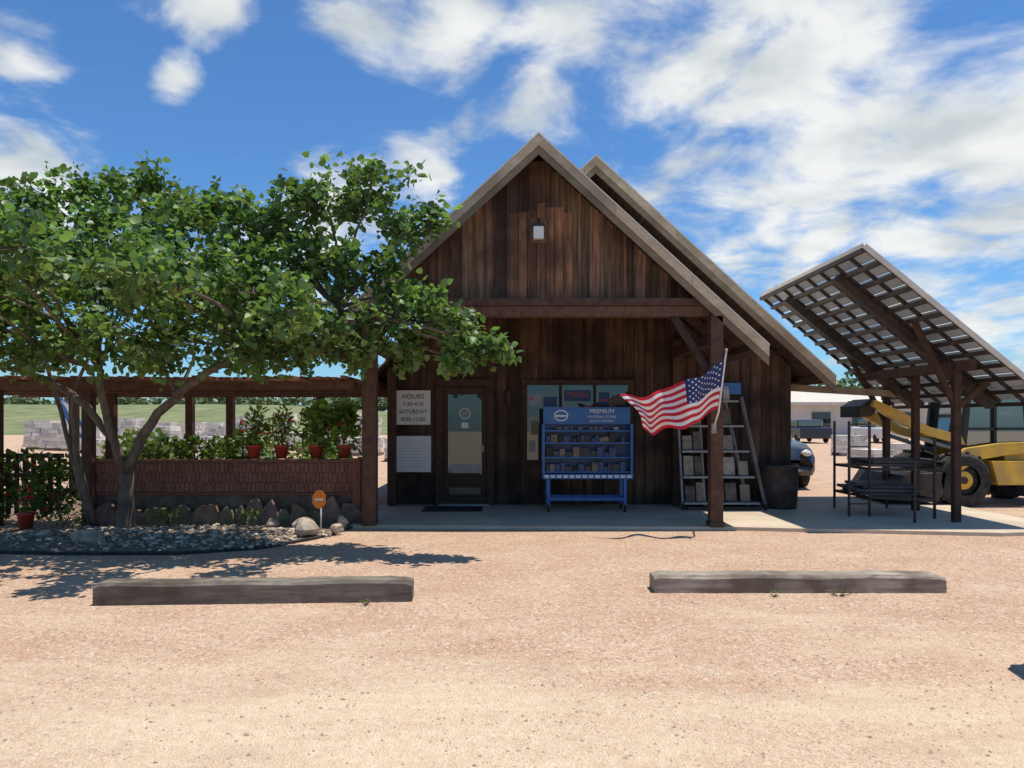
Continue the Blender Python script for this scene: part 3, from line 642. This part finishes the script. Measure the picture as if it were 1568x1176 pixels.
limb(f1,hubs[0],.075,.055,1); limb(f1,hubs[1],.06,.048,2); limb(f1,hubs[2],.055,.04,3,.3); limb(hubs[0],hubs[3],.055,.04,4); limb(hubs[1],hubs[4],.05,.035,5); limb(hubs[3],hubs[5],.04,.028,6)
limb((-5.95,10.6,.03),hubs[1],.05,.035,7,.15); limb((-6.1,10.7,.0),(-6.3,10.0,2.4),.038,.025,8,.2)
CC=[];NN=[];SS=[];TT=[]
for ci,(x,y,z,rad) in enumerate(clumps):
    c_=Vector((x,y,z)); h=min(hubs,key=lambda q:(q-c_).length)
    if (h-c_).length>.15: limb(h,c_,.026,.010,20+ci,.25)
    nt_=int(80*rad**2)+8
    for k in range(nt_):
        d=rng.normal(size=3); d/=np.linalg.norm(d); d[2]=d[2]*.8+.12
        e=np.array([x,y,z])+d*rad*(.6+.72*rng.random())*np.array([1.05,1.0,.92]); st=np.array([x,y,z])+d*rad*.15*rng.random()
        ln=np.linalg.norm(e-st)
        if k%2==0: mb.tube([st,(st+e)/2+rng.normal(size=3)*.03,e],[.009,.006,.003],'bark',4,cap=False)
        m_=int(12+14*rng.random()); t=.3+.75*rng.random(m_)**.8
        pos=st+(e-st)*t[:,None]+rng.normal(size=(m_,3))*.055
        nv_=rng.normal(size=(m_,3))*.8+(e-st)/ln*.6; nv_[:,2]-=.25
        clb=rng.uniform(.7,1.35)
        CC.append(pos);NN.append(nv_);SS.append(.05+.06*rng.random(m_)); TT.append(tints(m_,clb,.18,.35))
mb.obj('trunk_and_branches',TR)
leaves_obj('foliage',np.concatenate(CC),np.concatenate(NN),np.concatenate(SS),np.concatenate(TT),'leaf',TR)

# ------------------------------------------------------------ plants
def bush(name,specs,mat='leaf2',shape='heart',size=(.04,.09),dens=260,flowers=0,parent=None,base=1.0):
    e=parent or empty(name); C_=[];N_=[];S_=[];T_=[];FC=[]
    mbs=MB()
    for (x,y,z,rx,rz) in specs:
        n_=int(dens*(rx/.25)*(rz/.25))+20
        d=rng.normal(size=(n_,3)); d/=np.linalg.norm(d,axis=1,keepdims=True); q=(.35+.75*rng.random(n_)**.6)[:,None]
        p=np.array([x,y,z])+d*q*np.array([rx,rx*.9,rz]); p[:,2]=np.maximum(p[:,2],.04)
        C_.append(p);v=d+rng.normal(size=(n_,3))*.6; v[:,2]+=.3;N_.append(v);S_.append(rng.uniform(size[0],size[1],n_)); T_.append(tints(n_,base*rng.uniform(.8,1.2),.25,.5))
        for k in range(6): 
            a=rng.normal(size=3)*np.array([rx,rx,rz])*.6; mbs.tube([(x,y,z-rz*.95),(x+a[0]*.5,y+a[1]*.5,z),(x+a[0],y+a[1],z+abs(a[2]))],[.007,.005,.003],'bark',4,cap=False)
        if flowers:
            for k in range(flowers):
                a=rng.normal(size=3); a/=np.linalg.norm(a); a[1]=-abs(a[1]); FC.append(np.array([x,y,z])+a*np.array([rx,rx,rz])*1.05)
    mbs.obj('stems',e)
    leaves_obj('leaves',np.concatenate(C_),np.concatenate(N_),np.concatenate(S_),np.concatenate(T_),mat,e,shape)
    if FC:
        FC=np.array(FC); k=6; P=np.repeat(FC,k,axis=0); n_=len(P); leaves_obj('flowers',P,rng.normal(size=(n_,3)),rng.uniform(.03,.055,n_),np.ones((n_,3))*rng.uniform(.7,1.3,(n_,1)),'flower',e)
    return e
for (x,h,rx,fl,bs) in ((-3.92,.24,.2,2,1.0),(-3.50,.24,.19,3,1.1),(-2.97,.28,.24,1,1.5),(-2.55,.29,.22,1,1.5)):
    e=bush('potted_plant',[(x,11.2,.985+.19+h,rx,h),(x+.05,11.2,.985+.32+h,rx*.7,h*.8)],shape='long' if bs<1.3 else 'heart',size=(.06,.13),dens=170,flowers=fl,base=bs)
    mb=MB(); zb=.987; mb.lathe(x,11.2,[(.075,zb),(.105,zb+.17),(.118,zb+.17),(.118,zb+.205),(.095,zb+.205),(.09,zb+.17)],'red',20); mb.obj('pot',e)
bush('planter_shrub',[(-5.3,11.4,1.05,.3,.2),(-4.9,11.4,1.08,.3,.22),(-4.5,11.35,1.03,.28,.18),(-4.2,11.5,1.1,.28,.25),(-5.7,11.4,1.0,.3,.16)],dens=150,size=(.05,.1),base=.9)
bush('planter_shrub',[(-3.3,11.9,1.15,.4,.4),(-2.7,11.9,1.2,.35,.45),(-3.9,11.9,1.1,.3,.35)],dens=120,size=(.06,.13),base=1.5,shape='long')
bush('fence_vine',[(-7.4,11.2,.75,.45,.35),(-6.9,11.2,.6,.4,.4),(-8.2,11.2,.8,.5,.4),(-7.0,11.1,.35,.35,.25),(-7.9,11.1,.4,.45,.35),(-6.55,11.3,.8,.2,.3),(-8.9,11.2,.7,.5,.5)],dens=110,size=(.05,.11),base=.75,flowers=2)
e=bush('potted_flower',[(-6.95,10.55,.52,.12,.16)],dens=300,size=(.03,.06),flowers=7)
mb=MB(); mb.lathe(-6.95,10.55,[(.08,0),(.11,.22),(.12,.22),(.12,.25),(.1,.25)],'red',18); mb.obj('flower_pot',e)
bush('bed_shrub',[(-4.9,10.5,.2,.18,.12),(-3.8,10.6,.2,.16,.1),(-6.2,10.3,.2,.2,.15)],dens=120,size=(.03,.07),base=.9)
bush('yard_shrub',[(-8.5,17,.5,.6,.5),(-7,19,.6,.8,.6),(-5.2,20,.5,.7,.5),(-10,20,.6,1,.6)],dens=60,size=(.1,.2),base=.9)
bush('ground_weeds',[(2.93,6.62,.015,.10,.02),(2.35,6.6,.015,.04,.015),(-1.25,6.3,.015,.05,.015)],dens=250,size=(.012,.03),base=.9,shape='long')

# ------------------------------------------------------------ background
FB=empty('distant_low_building'); mb=MB()
mb.box(24,62,64,76,0,2.7,'wallpaint'); mb.prism([(23.5,2.7),(62.5,2.7),(62.5,2.95),(23.5,2.95)],63,77,'flash'); 
mb.add([(23.5,63,2.96),(62.5,63,2.96),(60,70,4.2),(26,70,4.2),(23.5,77,2.96),(62.5,77,2.96)],[(0,1,2,3),(3,2,5,4),(0,3,4),(1,5,2)],'flash')
for i in range(10): mb.box(26+i*3.5,27.6+i*3.5,63.9,63.95,.9 if i%3 else .1,2.1,'glass')
mb.obj('building_body',FB)
k=0
def pallet(x,y,w,h):
    global k; k+=1
    e=empty('stone_pallet'); mb=MB(); r=random.Random(k)
    for i in range(3): mb.box(x-w/2,x+w/2,y-.5+i*.4,y-.4+i*.4,0,.12,'fascia',.8)
    z=.125
    while z<h:
        xx=x-w/2; hh=r.uniform(.12,.24)
        while xx<x+w/2-.1:
            ww=min(r.uniform(.2,.5),x+w/2-xx); mb.obox(Matrix.Translation((xx+ww/2,y+r.uniform(-.08,.08)-(h-z)*.25,z+hh/2))@Matrix.Rotation(r.uniform(-.1,.1),4,'Z'),ww*.96,1.0,hh*.95,'stone',r.uniform(.75,1.2)); xx+=ww
        z+=hh
    mb.obj('stones',e)
r=random.Random(12)
for i in range(14): pallet(-27+i*1.5+r.uniform(-.3,.3),36+r.uniform(-2,3),1.2,r.uniform(.7,1.7))
for i in range(9): pallet(-16+i*1.7+r.uniform(-.4,.4),29+r.uniform(-3,4),1.2,r.uniform(.4,1.2))
for i in range(10): pallet(-24+i*2.2+r.uniform(-.4,.4),48+r.uniform(-3,4),1.3,r.uniform(.8,1.9))
for i in range(12): pallet(11+i*1.7,28+r.uniform(-2,5),1.2,r.uniform(.3,.8))
e=empty('feather_banner'); mb=MB(); mb.tube([(-16.5,28,0),(-16.9,28,2.0),(-17.6,28,2.6)],[.03,.02,.01],'greypaint')
mb.prism([(-16.55,.9),(-16.0,.7),(-16.6,2.0),(-17.4,2.55),(-17.3,2.2)],27.99,28.01,'blue'); mb.prism([(-16.35,1.0),(-16.22,.95),(-16.75,2.05),(-17.1,2.3)],27.98,27.985,'white'); mb.obj('banner_cloth',e)
def farmass(name,lst,leaf=(.5,1.1),dens=1.0,mat='fartree'):
    C_=[]
    for (x,y,rx,h,z0) in lst:
        n_=int(160*dens*rx*h/12); d=rng.normal(size=(n_,3)); d/=np.linalg.norm(d,axis=1,keepdims=True); q=(.5+.55*rng.random(n_))[:,None]
        p=np.array([x,y,z0+h*.5])+d*q*np.array([rx,rx*.6,h*.5]); C_.append(p)
    C_=np.concatenate(C_); n_=len(C_); leaves_obj(name,C_,rng.normal(size=(n_,3)),rng.uniform(leaf[0],leaf[1],n_),tints(n_,1.0,.25,.3),mat)
farmass('distant_trees',[(x+rng.uniform(-3,3),150+rng.uniform(-15,15),rng.uniform(4,9),rng.uniform(2.2,3.8),2.8 if x<-20 else .5) for x in np.arange(-150,150,6)],dens=1.2)
farmass('background_trees',[(30,84,5,7,0),(38,84,6,6.5,0),(47,86,5,7.5,0),(25,80,3.5,6,0),(55,86,6,6,0),(66,84,7,7,0)],dens=2,leaf=(.4,.8))
mb=MB()
for i in range(5): mb.box(18+i*5,20+i*5,46,50.2,.3,1.0,'white' if i%2 else 'carpaint'); mb.box(18.15+i*5,19.85+i*5,47,49.4,1.0,1.5,'cabglass'); [mb.tube([(18+i*5+a,y,.33),(18.2+i*5+a,y,.33)],.33,'rubber',14) for a in(0,1.8) for y in(46.8,49.4)]
mb.obj('distant_parked_cars',bevel=.1)

# ------------------------------------------------------------ sky
w=bpy.data.worlds.new('World'); scene.world=w; w.use_nodes=True; nt=w.node_tree; L=nt.links
bg=nt.nodes['Background']; bg.inputs['Strength'].default_value=1.0
sky=nd(nt,'ShaderNodeTexSky',sky_type='NISHITA'); sky.sun_disc=False; sky.sun_elevation=math.radians(78.3); sky.sun_rotation=math.radians(84); sky.air_density=1.0; sky.dust_density=.4; sky.ozone_density=2.5
def math_(op,a,b_=None,c_=None):
    n=nd(nt,'ShaderNodeMath',operation=op)
    for i,x in enumerate((a,b_,c_)):
        if x is None: continue
        if isinstance(x,(int,float)): n.inputs[i].default_value=x
        else: L.new(x,n.inputs[i])
    return n.outputs[0]
tc=nd(nt,'ShaderNodeTexCoord'); nrm=nd(nt,'ShaderNodeVectorMath',operation='NORMALIZE'); L.new(tc.outputs['Generated'],nrm.inputs[0]); D=nrm.outputs[0]
sx=nd(nt,'ShaderNodeSeparateXYZ'); L.new(D,sx.inputs[0])
zz=math_('ADD',math_('MAXIMUM',sx.outputs[2],0.0),.22)
cx=nd(nt,'ShaderNodeCombineXYZ'); L.new(math_('DIVIDE',sx.outputs[0],zz),cx.inputs[0]); L.new(math_('DIVIDE',sx.outputs[1],zz),cx.inputs[1])
n1=nd(nt,'ShaderNodeTexNoise'); n1.inputs['Scale'].default_value=3.0; n1.inputs['Detail'].default_value=7; n1.inputs['Roughness'].default_value=.58; n1.inputs['Distortion'].default_value=.3; L.new(cx.outputs[0],n1.inputs['Vector'])
n2=nd(nt,'ShaderNodeTexNoise'); n2.inputs['Scale'].default_value=3.6; n2.inputs['Detail'].default_value=4; L.new(cx.outputs[0],n2.inputs['Vector'])
blobs=[(.33,.44,.14),(.50,.50,.20),(.64,.40,.22),(.42,.34,.11),(.62,.27,.10),(.28,.53,.15),(.10,.54,.09),(-.07,.53,.06),(.04,.47,.06),(-.20,.58,.05),
(-.09,.33,.055),(.29,.26,.07),(.35,.27,.05),(.55,.27,.08),(-.68,.32,.08),(-.61,.28,.05),(-.67,.49,.035),(-.455,.46,.02),(-.40,.56,.03),(.63,.14,.08),(.40,.215,.03),
(-.25,.26,.08),(.8,.5,.28),(.9,.2,.22)]
acc=None
for u,v,r_ in blobs:
    c_=Vector((u,1,v)).normalized(); ds=nd(nt,'ShaderNodeVectorMath',operation='DISTANCE'); L.new(D,ds.inputs[0]); ds.inputs[1].default_value=c_
    m_=math_('SUBTRACT',1.0,math_('DIVIDE',ds.outputs['Value'],r_*1.35)); acc=m_ if acc is None else math_('SMOOTH_MAX',acc,m_,.15)
acc=math_('MAXIMUM',acc,-.5)
dens=math_('ADD',math_('MULTIPLY',acc,.62),math_('MULTIPLY',math_('SUBTRACT',n1.outputs[0],.5),3.2))
al=nd(nt,'ShaderNodeMapRange',interpolation_type='SMOOTHSTEP'); al.inputs[1].default_value=-.08; al.inputs[2].default_value=.66; al.inputs[4].default_value=.96; L.new(dens,al.inputs[0])
sh=nd(nt,'ShaderNodeMapRange'); sh.inputs[1].default_value=.35; sh.inputs[2].default_value=.58; L.new(n2.outputs[0],sh.inputs[0])
cc=nd(nt,'ShaderNodeMix',data_type='RGBA'); L.new(sh.outputs[0],cc.inputs[0]); cc.inputs[6].default_value=(.60,.65,.67,1); cc.inputs[7].default_value=(.92,.93,.91,1)
skm=nd(nt,'ShaderNodeMix',data_type='RGBA',blend_type='MULTIPLY'); skm.inputs[0].default_value=1; L.new(sky.outputs[0],skm.inputs[6]); skm.inputs[7].default_value=(.066,.108,.145,1)
fm=nd(nt,'ShaderNodeMix',data_type='RGBA'); L.new(al.outputs[0],fm.inputs[0]); L.new(skm.outputs[2],fm.inputs[6]); L.new(cc.outputs[2],fm.inputs[7])
L.new(fm.outputs[2],bg.inputs['Color'])
w.cycles.sampling_method='MANUAL'; w.cycles.sample_map_resolution=256

# ------------------------------------------------------------ sun + camera
sl=bpy.data.lights.new('sun','SUN'); sl.energy=4.8; sl.angle=math.radians(.5); sl.color=(1,.95,.86)
so=bpy.data.objects.new('sun',sl); so.rotation_euler=Vector((-.2,-.02,-1)).to_track_quat('-Z','Y').to_euler(); so.location=(4,2,20); COL.objects.link(so)
cam=bpy.data.cameras.new('camera'); cam.sensor_width=36; cam.lens=25.94; cam.shift_y=.0332; cam.clip_end=2000; cam.clip_start=.05
co=bpy.data.objects.new('camera',cam); co.location=(0,0,1.6); co.rotation_euler=(math.radians(90),0,0); COL.objects.link(co); scene.camera=co
scene.view_settings.view_transform='Standard'; scene.view_settings.look='None'; scene.view_settings.exposure=0
